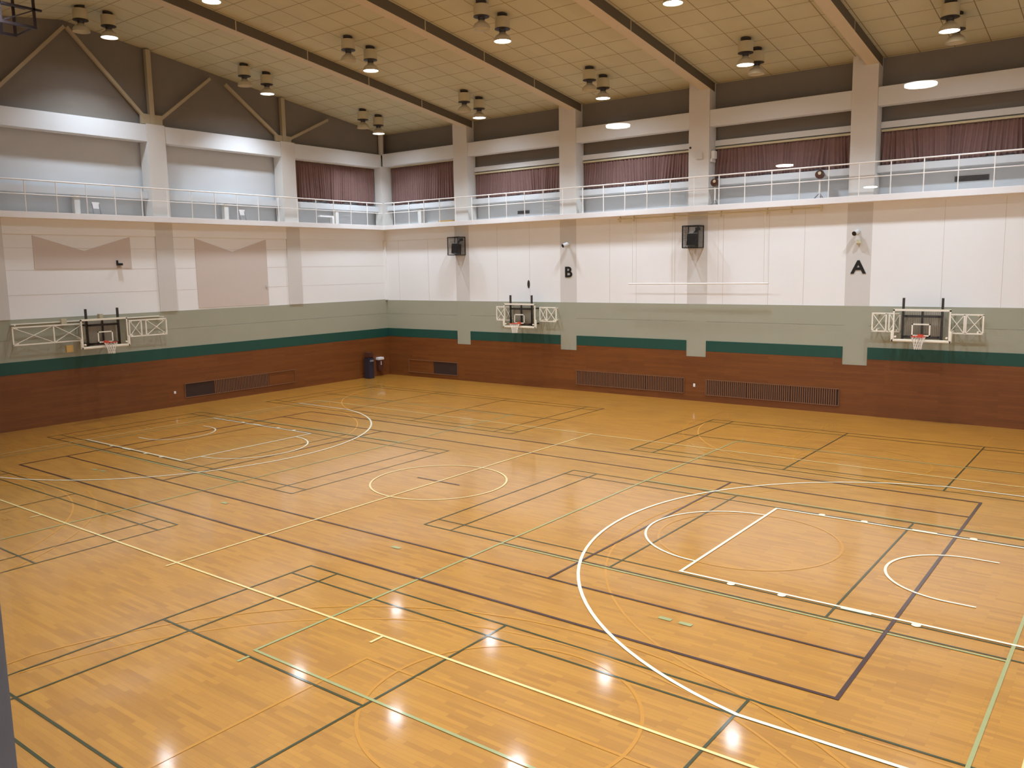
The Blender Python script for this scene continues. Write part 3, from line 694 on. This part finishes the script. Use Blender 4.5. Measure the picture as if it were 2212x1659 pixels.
def louvre(x0, x1, z0, z1, label):
    root = empty('louvre_vent', (x0, GW, z0), label, 'vent'); w, h = x1-x0, z1-z0
    MB().box(0, w, -.02, 0, 0, h).build('frame', M['lowgrey'], root); m = MB()
    for k in range(4): m.box(.02, w-.02, -.035, -.02, h*(k+.25)/4, h*(k+.7)/4)
    m.build('blade', M['dark'], root)
louvre(-9.7, -9.0, 8.1, 8.25, 'grey louvre low on the gallery wall above the hoop near letter B')
louvre(9.0, 10.05, 8.22, 8.4, 'grey louvre low on the gallery wall past the letter A pillar')
MB().box(-14.05, -13.15, 15.75, 16.05, 7.9, 7.98, .01).build('plank', M['yellow'], label='short yellow plank lying on the corner of the gallery', cat='plank')
root = empty('shelf_bracket', (-18.3, 12.1, 7.88), 'small white angled shelf on the gable gallery below its curtain', 'shelf')
MB().box(-.1, .1, -.35, .5, .35, .42).box(-.1, .1, .42, .5, 0, .35).build('board', M['slab'], root)
for y, t in ((.3, 'behind the wide hoop'), (6.9, 'in the middle gable bay')):
    root = empty('folding_chair', (-18.1, y+.35, 7.88), 'small pale folded chair on the gable gallery '+t, 'chair')
    for k in (-.14, .14): MB().tube((0, k, 0), (-.12, k, .5), .018, n=8).build('leg', M['lowgrey'], root)
    MB().box(-.13, -.09, -.15, .15, .25, .5).build('backrest', M['slab'], root)

# ---------------------------------------------------------------- suspended dark frame at the top edge
root = empty('ceiling_rack', (-10, -5.0, 14.2), 'dark purple steel frame hung from the ceiling above the gable corner of the viewing window', 'frame')
m = MB()
for x, ys, zb in ((0, (.25, -.62, -1.5, -2.4), -1.93), (-.6, (-.02, -.37, -1.1, -1.9), -2.08)):
    for y in ys: m.bar((x, y, zb), (x, y, .02-.1), .06)
m.build('hanger_bar', M['hang'], root)
m = MB()
m.bar((0, .45, -1.45), (0, -2.4, -1.45), .06); m.bar((0, .28, -1.93), (0, -2.4, -1.93), .07)
m.bar((-.6, .3, -1.3), (-.6, -2.4, -1.3), .06); m.bar((-.6, .0, -2.08), (-.6, -2.4, -2.08), .07)
for y in (.25, -.62, -1.5, -2.4): m.bar((0, y, -1.45), (-.6, y, -1.3), .045)
m.bar((0, .2, -1.5), (0, -.6, -1.9), .03); m.bar((0, .2, -1.93), (-.6, 0, -2.08), .04)
m.build('cross_bar', M['hang'], root)

# ---------------------------------------------------------------- viewing window and the room behind it
wn = empty('window_1', (OX0, -15.9, OZ0), 'wide viewing window with grey metal frame in the near side wall', 'window', kind='structure')
w, h = OX1-OX0, OZ1-OZ0
MB().box(0, w, -.03, .03, 0, .05).box(0, w, -.03, .03, h-.05, h).box(0, .05, -.03, .03, 0, h).box(w-.05, w, -.03, .03, 0, h).build('window_frame', M['mull'], wn)
for X in (14.27, 16.2): MB().box(X-OX0-.035, X-OX0+.035, -.03, .03, .05, h-.05, .003).build('mullion', M['mull'], wn)
for a, b in ((.05, 1.62), (1.69, 3.565), (3.635, w-.05)): MB().box(a, b, -.003, .003, .05, h-.05).build('pane', M['glass'], wn)
q = MB(); RX0, RX1, RY0, RY1, RZ0, RZ1 = 8.0, 18.2, -35.5, -15.95, 4.0, 7.0
q.box(RX0-.1, RX0, RY0, RY1, RZ0, RZ1).box(RX1, RX1+.1, RY0, RY1, RZ0, RZ1).box(RX0, RX1, RY0-.1, RY0, RZ0, RZ1)
q.build('wall_viewing_room', M['room'], kind='structure', label='dim walls of the viewing room behind the window', cat='wall')
MB().box(RX0, RX1, RY0, RY1, RZ0-.1, RZ0).build('floor_viewing_room', M['room'], kind='structure', label='dim floor of the viewing room', cat='floor')
MB().box(RX0, RX1, RY0, RY1, RZ1, RZ1+.1).build('ceiling_viewing_room', M['room'], kind='structure', label='dim ceiling of the viewing room', cat='ceiling')
first = None
DL = ['mirrored largest, beside the letter A pillar top', 'mirrored over the beam past the letter B pillar', 'mirrored on the curtain before the letter A pillar', 'mirrored smallest, on the letter A pillar foot']
for (x, y), dl in zip(((13.17, -23.4), (10.33, -23.44), (10.35, -28.2), (10.3, -33.0)), DL):
    if first is None:
        first = root = empty('round_downlight', (x, y, RZ1), 'round viewing room downlight '+dl, 'lamp', 'downlights of the viewing room')
        MB().lathe([(0, -.03), (.12, -.03), (.12, 0), (0, 0)]).build('diffuser', M['down'], root, True); MB().lathe([(.121, 0), (.121, -.012), (.15, -.008), (.15, 0)]).build('ring', M['room'], root, True)
    else: c = copy_tree(first); c.location = (x, y, RZ1); c['label'] = 'round viewing room downlight '+dl
